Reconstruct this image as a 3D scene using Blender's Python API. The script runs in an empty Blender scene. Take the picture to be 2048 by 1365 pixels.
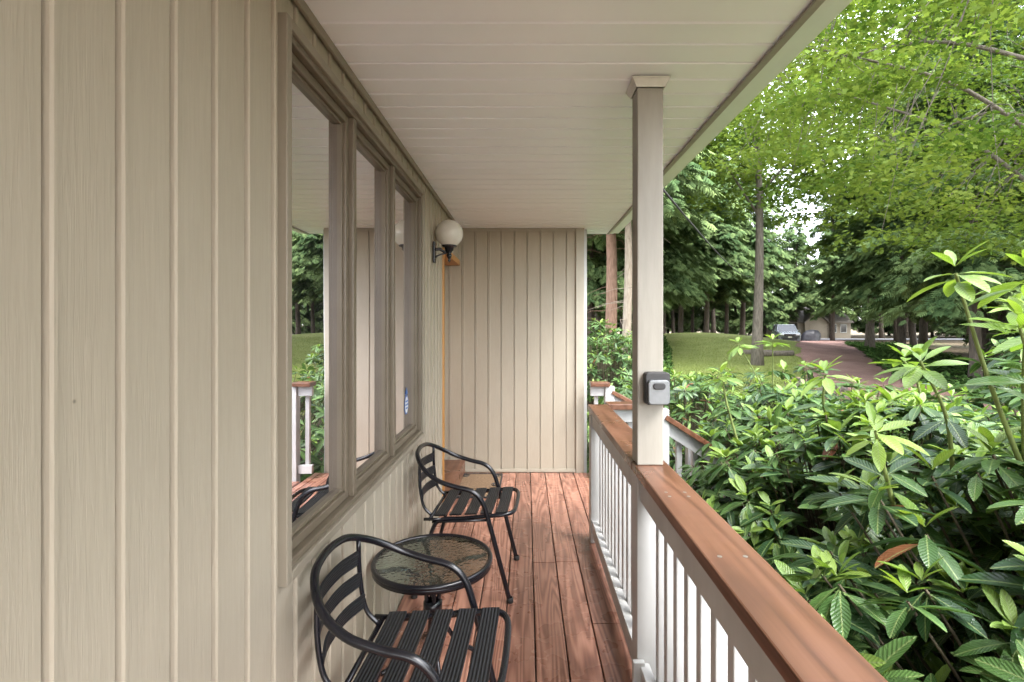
import bpy, math, random
import numpy as np
from mathutils import Vector, Matrix
random.seed(7)
sc = bpy.context.scene
COL = sc.collection
R_ = math.radians

# ------------------------------------------------------------------ helpers
def link(o):
    COL.objects.link(o); return o

def info(o, label=None, cat=None, group=None, kind=None):
    if label: o["label"] = label
    if cat: o["category"] = cat
    if group: o["group"] = group
    if kind: o["kind"] = kind
    return o

def empty(name, loc, label, cat, group=None, rotz=0.0):
    e = bpy.data.objects.new(name, None)
    e.empty_display_size = 0.1
    e.location = loc
    e.rotation_euler = (0, 0, rotz)
    link(e)
    return info(e, label, cat, group)

def child(o, p, local=False):
    o.parent = p
    if not local:
        o.matrix_parent_inverse = Matrix.Translation(p.location).inverted()
    return o

class MB:
    def __init__(s): s.v = []; s.f = []
    def add(s, vs, fs):
        b = len(s.v); s.v += [tuple(v) for v in vs]
        for f in fs: s.f.append(tuple(i+b for i in f))
    def box(s, x0, x1, y0, y1, z0, z1):
        s.add([(x0,y0,z0),(x1,y0,z0),(x1,y1,z0),(x0,y1,z0),(x0,y0,z1),(x1,y0,z1),(x1,y1,z1),(x0,y1,z1)],
              [(0,3,2,1),(4,5,6,7),(0,1,5,4),(1,2,6,5),(2,3,7,6),(3,0,4,7)])
    def beam(s, a, b, w, h):
        a = Vector(a); b = Vector(b); d = (b-a).normalized()
        side = d.cross(Vector((0,0,1)))
        if side.length < 1e-4: side = Vector((0,1,0))
        side.normalize(); up = side.cross(d).normalized()
        vs = []
        for p in (a, b):
            for (i, j) in ((-1,-1),(1,-1),(1,1),(-1,1)):
                vs.append(p + side*i*w/2 + up*j*h/2)
        s.add(vs, [(0,1,2,3),(7,6,5,4),(0,4,5,1),(1,5,6,2),(2,6,7,3),(3,7,4,0)])
    def tube(s, path, r, n=8, closed=False, cap=True):
        P = [Vector(p) for p in path]; N = len(P)
        rs = r if isinstance(r, (list, tuple)) else [r]*N
        T = []
        for i in range(N):
            if closed: t = P[(i+1)%N]-P[i-1]
            else: t = P[min(i+1,N-1)]-P[max(i-1,0)]
            T.append(t.normalized())
        u = T[0].orthogonal().normalized(); vs = []
        for i in range(N):
            u = (u - T[i]*u.dot(T[i])).normalized(); w = T[i].cross(u)
            for k in range(n):
                a = 2*math.pi*k/n
                vs.append(P[i] + (u*math.cos(a)+w*math.sin(a))*rs[i])
        fs = []
        M = N if closed else N-1
        for i in range(M):
            j = (i+1) % N
            for k in range(n):
                l = (k+1) % n
                fs.append((i*n+k, i*n+l, j*n+l, j*n+k))
        if cap and not closed:
            fs.append(tuple(range(n))[::-1]); fs.append(tuple((N-1)*n+k for k in range(n)))
        s.add(vs, fs)
    def lathe(s, prof, c, n=24):
        vs = []; fs = []
        for (r, z) in prof:
            for k in range(n):
                a = 2*math.pi*k/n
                vs.append((c[0]+r*math.cos(a), c[1]+r*math.sin(a), c[2]+z))
        for i in range(len(prof)-1):
            for k in range(n):
                l = (k+1) % n
                fs.append((i*n+k, i*n+l, (i+1)*n+l, (i+1)*n+k))
        s.add(vs, fs)
    def build(s, name, mat, smooth=False, bevel=0.0, parent=None, local=False, loc=None):
        me = bpy.data.meshes.new(name); me.from_pydata(s.v, [], s.f)
        me.materials.append(mat)
        if smooth: me.polygons.foreach_set('use_smooth', [True]*len(me.polygons))
        me.update()
        o = bpy.data.objects.new(name, me); link(o)
        if bevel:
            b = o.modifiers.new('bevel', 'BEVEL'); b.width = bevel; b.segments = 2; b.limit_method = 'ANGLE'; b.angle_limit = R_(40)
        if loc: o.location = loc
        if parent: child(o, parent, local)
        return o

def smoothpath(pts, n=6, closed=False):
    P = [Vector(p) for p in pts]; out = []; N = len(P)
    rng = range(N) if closed else range(N-1)
    for i in rng:
        p0 = P[i-1] if (i > 0 or closed) else P[0]*2-P[1]
        p1 = P[i]; p2 = P[(i+1) % N]
        p3 = P[(i+2) % N] if (i+2 < N or closed) else p2*2-p1
        for k in range(n):
            t = k/n
            out.append(0.5*((2*p1)+(p2-p0)*t+(2*p0-5*p1+4*p2-p3)*t*t+(3*p1-p0-3*p2+p3)*t**3))
    if not closed: out.append(P[-1])
    return out

def fastmesh(name, V, F, mats, uv=None, tint=None, smooth=False, midx=None):
    me = bpy.data.meshes.new(name); V = np.ascontiguousarray(V, dtype=np.float32); F = np.ascontiguousarray(F, dtype=np.int32)
    nf, k = F.shape
    me.vertices.add(len(V)); me.vertices.foreach_set('co', V.ravel())
    me.loops.add(nf*k); me.loops.foreach_set('vertex_index', F.ravel())
    me.polygons.add(nf); me.polygons.foreach_set('loop_start', np.arange(nf, dtype=np.int32)*k)
    for m in mats: me.materials.append(m)
    if midx is not None: me.polygons.foreach_set('material_index', midx.astype(np.int32))
    if smooth: me.polygons.foreach_set('use_smooth', np.ones(nf, dtype=bool))
    me.update(calc_edges=True)
    if uv is not None:
        l = me.uv_layers.new(name='UVMap'); l.data.foreach_set('uv', uv[F.ravel()].astype(np.float32).ravel())
    if tint is not None:
        a = me.attributes.new('tint', 'FLOAT', 'POINT'); a.data.foreach_set('value', tint.astype(np.float32))
    return me

def scatter(name, T, F, D, N, pos, s, mats, uv=None, tint=None, smooth=False, midx=None):
    D = D/np.linalg.norm(D, axis=1, keepdims=True)
    S = np.cross(N, D); S /= (np.linalg.norm(S, axis=1, keepdims=True)+1e-9)
    N = np.cross(D, S)
    Rm = np.stack([D, S, N], axis=2)
    V = np.einsum('nij,mj->nmi', Rm, T)*s[:, None, None] + pos[:, None, :]
    n, m = len(pos), len(T)
    FF = (F[None, :, :] + (np.arange(n)*m)[:, None, None]).reshape(-1, F.shape[1])
    UV = np.tile(uv, (n, 1)) if uv is not None else None
    TT = np.repeat(tint, m) if tint is not None else None
    MI = np.repeat(midx, len(F)) if midx is not None else None
    return fastmesh(name, V.reshape(-1, 3), FF, mats, UV, TT, smooth, MI)

# ------------------------------------------------------------------ materials
def newmat(name):
    m = bpy.data.materials.new(name); m.use_nodes = True
    nt = m.node_tree; nt.nodes.clear()
    out = nt.nodes.new('ShaderNodeOutputMaterial'); b = nt.nodes.new('ShaderNodeBsdfPrincipled')
    nt.links.new(b.outputs[0], out.inputs[0])
    return m, nt, b, out
def nd(nt, t, **kw):
    n = nt.nodes.new(t)
    for k, v in kw.items(): setattr(n, k, v)
    return n
def coords(nt, scale=(1,1,1), out='Object'):
    tc = nd(nt, 'ShaderNodeTexCoord'); mp = nd(nt, 'ShaderNodeMapping'); mp.inputs['Scale'].default_value = scale
    nt.links.new(tc.outputs[out], mp.inputs[0]); return mp.outputs[0]
def noise(nt, vec, scale, detail=4, rough=0.55, dist=0.0):
    n = nd(nt, 'ShaderNodeTexNoise'); n.inputs['Scale'].default_value = scale; n.inputs['Detail'].default_value = detail
    n.inputs['Roughness'].default_value = rough; n.inputs['Distortion'].default_value = dist
    if vec is not None: nt.links.new(vec, n.inputs['Vector'])
    return n.outputs['Fac']
def ramp(nt, fac, stops):
    r = nd(nt, 'ShaderNodeValToRGB'); e = r.color_ramp.elements
    while len(e) < len(stops): e.new(0.5)
    for i, (p, c) in enumerate(stops):
        e[i].position = p; e[i].color = (c[0], c[1], c[2], 1) if not isinstance(c, (int, float)) else (c, c, c, 1)
    nt.links.new(fac, r.inputs[0]); return r.outputs[0]
def mixc(nt, fac, a, b, mode='MIX'):
    m = nd(nt, 'ShaderNodeMix', data_type='RGBA', blend_type=mode)
    for s, v in ((0, fac), (6, a), (7, b)):
        if hasattr(v, 'links'): nt.links.new(v, m.inputs[s])
        elif isinstance(v, (int, float)): m.inputs[s].default_value = v
        else: m.inputs[s].default_value = (*v, 1)
    return m.outputs[2]
def math_(nt, op, a, b=None):
    m = nd(nt, 'ShaderNodeMath', operation=op)
    for i, v in enumerate((a, b)):
        if v is None: continue
        if hasattr(v, 'links'): nt.links.new(v, m.inputs[i])
        else: m.inputs[i].default_value = v
    return m.outputs[0]
def bump(nt, b, h, strength=0.3, dist=0.01, prev=None):
    n = nd(nt, 'ShaderNodeBump'); n.inputs['Strength'].default_value = strength; n.inputs['Distance'].default_value = dist
    nt.links.new(h, n.inputs['Height'])
    nt.links.new(n.outputs[0], b.inputs['Normal']); return n.outputs[0]
def sc_(c, f): return tuple(x*f for x in c)

def pbr(name, c1, c2, scale=5, stretch=(1,1,1), rough=0.5, bs=0.2, bscale=None, bd=0.005, metal=0.0, lo=0.3, hi=0.7, detail=4):
    m, nt, b, o = newmat(name); v = coords(nt, stretch)
    f = noise(nt, v, scale, detail)
    nt.links.new(ramp(nt, f, [(lo, c1), (hi, c2)]), b.inputs['Base Color'])
    b.inputs['Roughness'].default_value = rough; b.inputs['Metallic'].default_value = metal
    if bs: bump(nt, b, noise(nt, v, bscale or scale*3, 3), bs, bd)
    return m

def siding_mat(name, base, dirt):
    m, nt, b, o = newmat(name)
    v = coords(nt, (26, 26, 1.3))
    g = noise(nt, v, 6, 3, 0.5, 0.9)
    v2 = coords(nt, (1, 1, 0.25)); f = noise(nt, v2, 2.2, 3)
    c = mixc(nt, ramp(nt, f, [(0.35, 0.0), (0.75, 1.0)]), base, dirt)
    c = mixc(nt, 1.0, c, ramp(nt, g, [(0.38, 0.95), (0.6, 1.0)]), 'MULTIPLY')
    v3 = coords(nt, (1, 1, 1)); vo = nd(nt, 'ShaderNodeTexVoronoi'); vo.inputs['Scale'].default_value = 5.5
    nt.links.new(v3, vo.inputs['Vector'])
    sp = ramp(nt, vo.outputs['Distance'], [(0.010, 0.35), (0.025, 1.0)])
    c = mixc(nt, 1.0, c, sp, 'MULTIPLY')
    nt.links.new(c, b.inputs['Base Color']); b.inputs['Roughness'].default_value = 0.55
    b.inputs['Specular IOR Level'].default_value = 0.3
    bump(nt, b, g, 0.24, 0.004)
    return m
M_SIDE = siding_mat('taupe_siding', (0.365, 0.322, 0.252), (0.335, 0.292, 0.226))
M_SIDE2 = siding_mat('taupe_siding_lightened', (0.385, 0.345, 0.275), (0.350, 0.312, 0.248))  # long wall's siding with its colour lightened to offset end-wall shade
M_TRIM = pbr('taupe_trim', (0.34, 0.31, 0.25), (0.38, 0.35, 0.28), 8, rough=0.5, bs=0.05)
M_FRAME = pbr('window_frame_paint', (0.120, 0.096, 0.066), (0.145, 0.117, 0.082), 6, rough=0.4, bs=0.05)
M_FRAMEL = pbr('window_casing_paint', (0.215, 0.185, 0.14), (0.245, 0.213, 0.163), 6, rough=0.45, bs=0.05)
M_GROOVE = pbr('dark_groove', (0.05, 0.045, 0.04), (0.08, 0.07, 0.06), 6, rough=0.8, bs=0)

def ceiling_mat():
    m, nt, b, o = newmat('white_soffit')
    v = coords(nt, (1, 1, 1)); f = noise(nt, v, 1.6, 4)
    c = ramp(nt, f, [(0.3, (0.89, 0.915, 0.955)), (0.7, (0.92, 0.94, 0.975))])
    vo = nd(nt, 'ShaderNodeTexVoronoi'); vo.inputs['Scale'].default_value = 3.3; nt.links.new(v, vo.inputs['Vector'])
    c = mixc(nt, 1.0, c, ramp(nt, vo.outputs['Distance'], [(0.006, 0.45), (0.018, 1.0)]), 'MULTIPLY')
    nt.links.new(c, b.inputs['Base Color']); b.inputs['Roughness'].default_value = 0.33
    bump(nt, b, noise(nt, coords(nt, (0.6, 3, 3)), 5, 3), 0.08, 0.01)
    return m
M_CEIL = ceiling_mat()
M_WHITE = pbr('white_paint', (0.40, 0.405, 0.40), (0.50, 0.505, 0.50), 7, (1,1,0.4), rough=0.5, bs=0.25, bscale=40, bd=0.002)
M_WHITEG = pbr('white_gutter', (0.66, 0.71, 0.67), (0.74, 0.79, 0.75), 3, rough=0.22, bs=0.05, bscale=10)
M_POST = pbr('post_paint', (0.255, 0.238, 0.205), (0.315, 0.295, 0.255), 9, (2,2,0.3), rough=0.5, bs=0.35, bscale=30, bd=0.002)

def wood_mat(name, cols, plank=0.14, rough=0.35, ring=46):
    m, nt, b, o = newmat(name)
    tc = nd(nt, 'ShaderNodeTexCoord'); sx = nd(nt, 'ShaderNodeSeparateXYZ'); nt.links.new(tc.outputs['Object'], sx.inputs[0])
    idx = math_(nt, 'FLOOR', math_(nt, 'DIVIDE', math_(nt, 'ADD', sx.outputs[0], 0.658), plank))
    wn = nd(nt, 'ShaderNodeTexWhiteNoise', noise_dimensions='1D'); nt.links.new(idx, wn.inputs['W'])
    cx = nd(nt, 'ShaderNodeCombineXYZ')
    nt.links.new(math_(nt, 'MULTIPLY', sx.outputs[0], 8.0), cx.inputs[0])
    nt.links.new(math_(nt, 'ADD', math_(nt, 'MULTIPLY', sx.outputs[1], 0.5), math_(nt, 'MULTIPLY', wn.outputs['Value'], 40.0)), cx.inputs[1])
    nt.links.new(math_(nt, 'ADD', math_(nt, 'MULTIPLY', sx.outputs[2], 7.0), math_(nt, 'MULTIPLY', idx, 3.7)), cx.inputs[2])
    n1 = noise(nt, cx.outputs[0], 1.0, 2, 0.4)
    s = math_(nt, 'SINE', math_(nt, 'MULTIPLY', n1, ring*2.0))
    s = math_(nt, 'ADD', math_(nt, 'MULTIPLY', s, 0.5), 0.5)
    fine = noise(nt, coords(nt, (120, 3, 120)), 1, 3)
    g = math_(nt, 'ADD', math_(nt, 'MULTIPLY', s, 0.5), math_(nt, 'MULTIPLY', fine, 0.5))
    c = ramp(nt, g, [(0.1, cols[0]), (0.5, cols[1]), (0.9, cols[2])])
    var = ramp(nt, wn.outputs['Value'], [(0.0, 0.80), (1.0, 1.15)])
    c = mixc(nt, 1.0, c, var, 'MULTIPLY')
    blot = noise(nt, coords(nt, (3, 1, 3)), 1.5, 3)
    c = mixc(nt, 1.0, c, ramp(nt, blot, [(0.3, 0.78), (0.7, 1.1)]), 'MULTIPLY')
    vo = nd(nt, 'ShaderNodeTexVoronoi'); vo.inputs['Scale'].default_value = 2.6; nt.links.new(coords(nt, (1, 0.55, 0)), vo.inputs['Vector'])
    c = mixc(nt, 1.0, c, ramp(nt, vo.outputs['Distance'], [(0.015, 0.35), (0.04, 1.0)]), 'MULTIPLY')
    nt.links.new(c, b.inputs['Base Color'])
    rr = ramp(nt, noise(nt, coords(nt), 5, 3), [(0.3, rough-0.08), (0.7, rough+0.12)])
    nt.links.new(rr, b.inputs['Roughness'])
    bump(nt, b, g, 0.2, 0.0015)
    return m
M_DECK = wood_mat('stained_deck_wood', [(0.125, 0.052, 0.035), (0.27, 0.125, 0.085), (0.39, 0.205, 0.145)], rough=.27)
M_CAP = wood_mat('stained_cap_wood', [(0.082, 0.035, 0.019), (0.138, 0.060, 0.033), (0.178, 0.084, 0.05)], 50, ring=22, rough=0.30)
M_DOOR = pbr('oak_door_wood', (0.38, 0.18, 0.045), (0.50, 0.25, 0.07), 4, (8,8,0.5), rough=0.4, bs=0.2)

def glass_mat():
    m, nt, b, o = newmat('window_glass')
    b.inputs['Base Color'].default_value = (0.035, 0.037, 0.043, 1); b.inputs['Roughness'].default_value = 0.08
    g = nd(nt, 'ShaderNodeBsdfGlossy'); g.inputs['Roughness'].default_value = 0.0; g.inputs['Color'].default_value = (0.90, 0.88, 0.92, 1)
    lw = nd(nt, 'ShaderNodeLayerWeight'); lw.inputs['Blend'].default_value = 0.5
    mx = nd(nt, 'ShaderNodeMixShader')
    nt.links.new(ramp(nt, lw.outputs['Facing'], [(0.0, 0.3), (0.5, 0.78), (1.0, 1.0)]), mx.inputs[0])
    nt.links.new(b.outputs[0], mx.inputs[1]); nt.links.new(g.outputs[0], mx.inputs[2]); nt.links.new(mx.outputs[0], o.inputs[0])
    n = noise(nt, coords(nt), 1.3, 1); bp = nd(nt, 'ShaderNodeBump'); bp.inputs['Strength'].default_value = 0.02; bp.inputs['Distance'].default_value = 0.05
    nt.links.new(n, bp.inputs['Height']); nt.links.new(bp.outputs[0], g.inputs['Normal'])
    return m
M_GLASS = glass_mat()
M_BLACK = pbr('black_metal', (0.004, 0.004, 0.006), (0.008, 0.008, 0.012), 12, rough=0.25, bs=0.08, bscale=120, bd=0.001)
def strap_mat():
    m, nt, b, o = newmat('ribbed_black_strap')
    w = nd(nt, 'ShaderNodeTexWave'); w.inputs['Scale'].default_value = 5.0
    tc = nd(nt, 'ShaderNodeTexCoord'); nt.links.new(tc.outputs['UV'], w.inputs['Vector'])
    c = ramp(nt, w.outputs['Fac'], [(0.1, (.004, .004, .005)), (0.7, (.016, .017, .020))])
    nt.links.new(c, b.inputs['Base Color']); b.inputs['Roughness'].default_value = 0.5
    b.inputs['Specular IOR Level'].default_value = 0.35
    bump(nt, b, w.outputs['Fac'], 0.9, 0.003)
    return m
M_STRAP = strap_mat()
def pebble_glass():
    m, nt, b, o = newmat('pebbled_table_glass')
    b.inputs['Base Color'].default_value = (0.60, 0.72, 0.68, 1); b.inputs['Transmission Weight'].default_value = 1.0
    b.inputs['Roughness'].default_value = 0.03; b.inputs['IOR'].default_value = 1.4
    vo = nd(nt, 'ShaderNodeTexVoronoi', feature='SMOOTH_F1'); vo.inputs['Scale'].default_value = 60; nt.links.new(coords(nt), vo.inputs['Vector'])
    bump(nt, b, vo.outputs['Distance'], 0.35, 0.005)
    return m
M_PEB = pebble_glass()
def leafmat(name, dark, light, rough=0.4, trans=0.3, rib=False, tcol=None, simple=False, k=.68):
    dark = sc_(dark, k); light = sc_(light, k)
    m, nt, b, o = newmat(name)
    a = nd(nt, 'ShaderNodeAttribute', attribute_name='tint')
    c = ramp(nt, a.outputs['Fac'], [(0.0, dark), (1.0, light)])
    if simple:
        d = nd(nt, 'ShaderNodeBsdfDiffuse'); nt.links.new(c, d.inputs['Color'])
        if trans:
            t = nd(nt, 'ShaderNodeBsdfTranslucent'); tc_ = mixc(nt, 1.0, c, tcol or (1.4, 1.45, 0.75), 'MULTIPLY'); nt.links.new(tc_, t.inputs['Color'])
            mx = nd(nt, 'ShaderNodeMixShader'); mx.inputs[0].default_value = trans
            nt.links.new(d.outputs[0], mx.inputs[1]); nt.links.new(t.outputs[0], mx.inputs[2]); nt.links.new(mx.outputs[0], o.inputs[0])
        else: nt.links.new(d.outputs[0], o.inputs[0])
        nt.nodes.remove(b); return m
    uv = nd(nt, 'ShaderNodeUVMap', uv_map='UVMap'); sx = nd(nt, 'ShaderNodeSeparateXYZ'); nt.links.new(uv.outputs[0], sx.inputs[0])
    av = math_(nt, 'ABSOLUTE', sx.outputs[1])
    r = ramp(nt, av, [(0.03, 1.0), (0.11, 0.0)])
    c = mixc(nt, math_(nt, 'MULTIPLY', r, 0.75), c, (0.24, 0.31, 0.12))
    vv = math_(nt, 'SINE', math_(nt, 'ADD', math_(nt, 'MULTIPLY', sx.outputs[0], 75), math_(nt, 'MULTIPLY', av, -16)))
    n = noise(nt, coords(nt), 9, 2)
    h = math_(nt, 'ADD', math_(nt, 'MULTIPLY', vv, .5), math_(nt, 'MULTIPLY', ramp(nt, noise(nt, coords(nt), 95, 1), [(.62, 0.0), (.68, 1.0)]), 1.6))
    bump(nt, b, h, 0.4, 0.0018)
    c = mixc(nt, 1.0, c, ramp(nt, vv, [(0.0, 0.88), (1.0, 1.05)]), 'MULTIPLY')
    c = mixc(nt, 1.0, c, ramp(nt, n, [(0.3, 0.72), (0.7, 1.15)]), 'MULTIPLY')
    nt.links.new(c, b.inputs['Base Color']); b.inputs['Roughness'].default_value = rough
    b.inputs['Specular IOR Level'].default_value = 0.45
    t = nd(nt, 'ShaderNodeBsdfTranslucent'); tc_ = mixc(nt, 1.0, c, tcol or (1.5, 1.5, 0.6), 'MULTIPLY'); nt.links.new(tc_, t.inputs['Color'])
    mx = nd(nt, 'ShaderNodeMixShader'); mx.inputs[0].default_value = trans
    nt.links.new(b.outputs[0], mx.inputs[1]); nt.links.new(t.outputs[0], mx.inputs[2]); nt.links.new(mx.outputs[0], o.inputs[0])
    return m
M_RHO = leafmat('rhododendron_leaf', (0.040, 0.100, 0.036), (0.145, 0.275, 0.075), 0.30, 0.2, True, k=.72)
M_RHY = leafmat('rhododendron_young_leaf', (0.20, 0.35, 0.065), (0.32, 0.47, 0.10), 0.33, 0.28, True, k=.74)
M_RHD = leafmat('rhododendron_dead_leaf', (0.20, 0.06, 0.02), (0.34, 0.14, 0.05), 0.6, 0.1, True, (1.2, 0.8, 0.5))
M_MAP = leafmat('maple_leaf', (0.105, 0.185, 0.040), (0.30, 0.385, 0.095), 0.45, 0.40, simple=True, k=.70)
M_MAP2 = leafmat('hardwood_leaf', (0.11, 0.18, 0.055), (0.28, 0.36, 0.12), 0.5, 0.36, simple=True, k=.74)
M_HEM = leafmat('hemlock_needles', (0.068, 0.120, 0.050), (0.24, 0.33, 0.125), 0.6, 0.0, simple=True, k=.80)
M_IVY = leafmat('ground_cover_leaf', (0.045, 0.10, 0.03), (0.13, 0.23, 0.06), 0.5, 0.0, simple=True)
M_GRS = leafmat('grass_blade', (0.17, 0.225, 0.06), (0.32, 0.38, 0.12), 0.6, 0.2, simple=True, k=.78)
def bark(name, c1, c2): 
    return pbr(name, sc_(c1, .75), sc_(c2, .75), 6, (3, 3, 0.6), rough=0.9, bs=0.8, bscale=14, bd=0.03)
M_BARK = bark('grey_bark', (0.12, 0.10, 0.08), (0.27, 0.235, 0.19))
M_BARKD = bark('dark_bark', (0.07, 0.056, 0.045), (0.17, 0.135, 0.105))
M_BARKR = bark('red_brown_bark', (0.18, 0.10, 0.065), (0.36, 0.22, 0.155))
M_BARKP = bark('pale_bark', (0.28, 0.22, 0.16), (0.45, 0.38, 0.30))
M_STEM = pbr('green_stem', (0.13, 0.16, 0.05), (0.20, 0.25, 0.07), 20, rough=0.6, bs=0.2)
M_TWIG = pbr('brown_twig', (0.07, 0.056, 0.034), (0.13, 0.105, 0.067), 20, rough=0.8, bs=0.3)

# ------------------------------------------------------------------ terrain
def H(x, y):
    t = np.clip((np.asarray(y, float)-20)/30, 0, 1); t = t*t*(3-2*t)
    m = 1.25*np.exp(-((np.asarray(x, float)-13)**2/(2*6.0**2) + (np.asarray(y, float)-39)**2/(2*6.5**2)))
    return -0.55 + 0.17*t + m*np.clip((np.asarray(y, float)-12)/10, 0, 1)
def h1(x, y): return float(H(x, y))

def grid_sheet(name, X, Y, lift, mat, label, cat):
    ny, nx = X.shape; Z = H(X, Y)+lift
    V = np.stack([X, Y, Z], -1).reshape(-1, 3)
    i = np.arange(ny-1)[:, None]*nx + np.arange(nx-1)[None, :]
    F = np.stack([i, i+1, i+1+nx, i+nx], -1).reshape(-1, 4)
    me = fastmesh(name, V, F, [mat], smooth=True); o = bpy.data.objects.new(name, me); link(o)
    info(o, label, cat, kind='structure'); return o
def ground_mat(name, c1, c2, c3, s, rough=0.95, bs=0.8, bd=0.03, s2=30, k=.78):
    m, nt, b, o = newmat(name); v = coords(nt)
    f = noise(nt, v, s, 6, 0.65); g = noise(nt, v, s2, 4, 0.7)
    c = ramp(nt, f, [(0.3, sc_(c1, k)), (0.5, sc_(c2, k)), (0.7, sc_(c3, k))])
    c = mixc(nt, 1.0, c, ramp(nt, g, [(0.3, 0.55), (0.7, 1.3)]), 'MULTIPLY')
    nt.links.new(c, b.inputs['Base Color']); b.inputs['Roughness'].default_value = rough
    b.inputs['Specular IOR Level'].default_value = 0.2
    bump(nt, b, g, bs, bd); return m
M_FLOOR = ground_mat('forest_floor', (0.12, 0.115, 0.06), (0.17, 0.125, 0.085), (0.10, 0.15, 0.05), 0.5, k=1.0)
M_LAWN = ground_mat('lawn_grass', (0.20, 0.25, 0.07), (0.26, 0.305, 0.09), (0.32, 0.345, 0.125), 0.8, bd=0.05, s2=22)
M_GRAV = ground_mat('red_gravel', (0.27, 0.155, 0.13), (0.36, 0.22, 0.185), (0.43, 0.28, 0.24), 0.7, s2=45)
M_ROAD = ground_mat('grey_road_asphalt', (0.26, 0.26, 0.27), (0.32, 0.32, 0.33), (0.36, 0.36, 0.37), 0.8, s2=60, bs=0.2)

gx = np.concatenate([[-600, -200, -80], np.arange(-40, 100, 1.0), [130, 220, 600]])
gy = np.concatenate([[-400, -100, -40], np.arange(-20, 110, 1.0), [150, 300, 900]])
X, Y = np.meshgrid(gx, gy)
grid_sheet('ground', X, Y, 0.0, M_FLOOR, 'brown needle-covered forest floor around the house', 'ground')
dl_d = np.array([-12, 0, 4, 8, 10.3, 13.7, 18.7, 25.7, 35, 51, 60])
dl_x = np.array([4.2, 3.6, 4.0, 5.7, 6.7, 8.2, 10.2, 13.7, 18.4, 26.2, 30])
dw = np.array([5.0, 5.0, 5, 4.2, 3.9, 3.6, 3.4, 3.6, 4.0, 5.2, 7.0])
def dleft(y): return np.interp(y, dl_d, dl_x)
yy = np.arange(-12, 60.01, 0.4); u = np.linspace(0, 1, 14)
wob = 0.18*np.sin(yy*1.3)+0.1*np.sin(yy*3.1)
L = dleft(yy)+wob; Wd = np.interp(yy, dl_d, dw)
X = L[:, None]+u[None, :]*Wd[:, None]; Y = np.repeat(yy[:, None], 14, 1)
grid_sheet('gravel_driveway', X, Y, 0.06, M_GRAV, 'winding driveway of reddish crushed gravel', 'driveway')
yy = np.arange(8.5, 47.01, 0.5); u = np.linspace(0, 1, 40)
Ll = np.interp(yy, [8.5, 14, 30, 47], [1.8, 3.9, 8.2, 11]) + 0.3*np.sin(yy*0.9); Lr = dleft(yy)+0.5
X = Ll[:, None]+u[None, :]*(Lr-Ll)[:, None]; Y = np.repeat(yy[:, None], 40, 1)
grid_sheet('lawn', X, Y, 0.03, M_LAWN, 'short green lawn rising to a low grassy mound', 'lawn')
X, Y = np.meshgrid(np.arange(10, 90, 1.5), np.arange(60, 67, 1.0))
grid_sheet('road', X, Y, 0.08, M_ROAD, 'pale grey paved road passing behind the trees', 'road')

rng = np.random.default_rng(11)
def unit(v): return v/np.linalg.norm(v, axis=-1, keepdims=True)

def stuff(name, T, F, pos, D, N, s, mat, tint, label, cat):
    me = scatter(name, T, F, D, N, pos, s, [mat], tint=tint); o = bpy.data.objects.new(name, me); link(o)
    info(o, label, cat, kind='stuff'); return o
bladeT = np.array([[0, -0.06, 0], [0, 0.06, 0], [1, 0.0, 0.1]], float); bladeF = np.array([[0, 1, 2]])
n = 60000; py = 9+26*rng.random(n)**1.3; a = np.interp(py, [8.5, 14, 30, 47], [1.8, 3.9, 8.2, 11]); b_ = dleft(py)+0.15
px = a+rng.random(n)*(b_-a); pz = H(px, py)+0.03
D = np.stack([rng.normal(0, .5, n), rng.normal(0, .5, n), np.ones(n)], 1); N = unit(rng.normal(size=(n, 3)))
stuff('grass', bladeT, bladeF, np.stack([px, py, pz], 1), D, N, 0.04+0.06*rng.random(n), M_GRS, rng.random(n), 'short green grass blades over the lawn', 'grass')
leafT = np.array([[0, 0, 0], [0.45, 0.32, 0.05], [1, 0, -0.1], [0.45, -0.32, 0.05]], float); leafF = np.array([[0, 1, 2, 3]])
n = 45000; py = 6+42*rng.random(n); lef = np.interp(py, [6, 14, 30, 48], [1.2, 3.9, 8.4, 12])
side = rng.random(n) < 0.6
pxl = lef-rng.random(n)**1.2*(2.5+py*0.12); pxr = dleft(py)+np.interp(py, dl_d, dw)+rng.random(n)**1.3*5
px = np.where(side, pxl, pxr); pz = H(px, py)+0.05+0.22*rng.random(n)
D = rng.normal(size=(n, 3)); D[:, 2] *= .4; N = np.tile([0, 0, 1.], (n, 1))+rng.normal(0, .35, (n, 3))
stuff('ground_cover', leafT, leafF, np.stack([px, py, pz], 1), D, N, 0.10+0.12*rng.random(n), M_IVY, rng.random(n), 'dark green creeping ground cover beside lawn and driveway', 'ground cover')

# ------------------------------------------------------------------ trees
fr = []; ff = []
def addq(p0, d, w, l):
    p0 = np.array(p0, float); d = np.array(d, float); d /= np.linalg.norm(d); s = np.array([-d[1], d[0], 0])
    b = len(fr)
    fr.extend([p0-s*w*.3, p0+s*w*.3, p0+d*l*.6+s*w*.5+np.array([0,0,-l*.06]), p0+d*l+np.array([0,0,-l*.2])]); ff.append([b, b+1, b+2, b+3])
addq((0,0,0), (1,0,-.12), .10, 1.0)
for i in range(4):
    t = .05+.22*i; ll = .5*(1-t*.6)
    addq((t,0,-.10*t), (.8,1,-.15), .17, ll); addq((t+.08,0,-.10*t), (.8,-1,-.15), .17, ll)
frT = np.array(fr); frF = np.array(ff)

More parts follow.
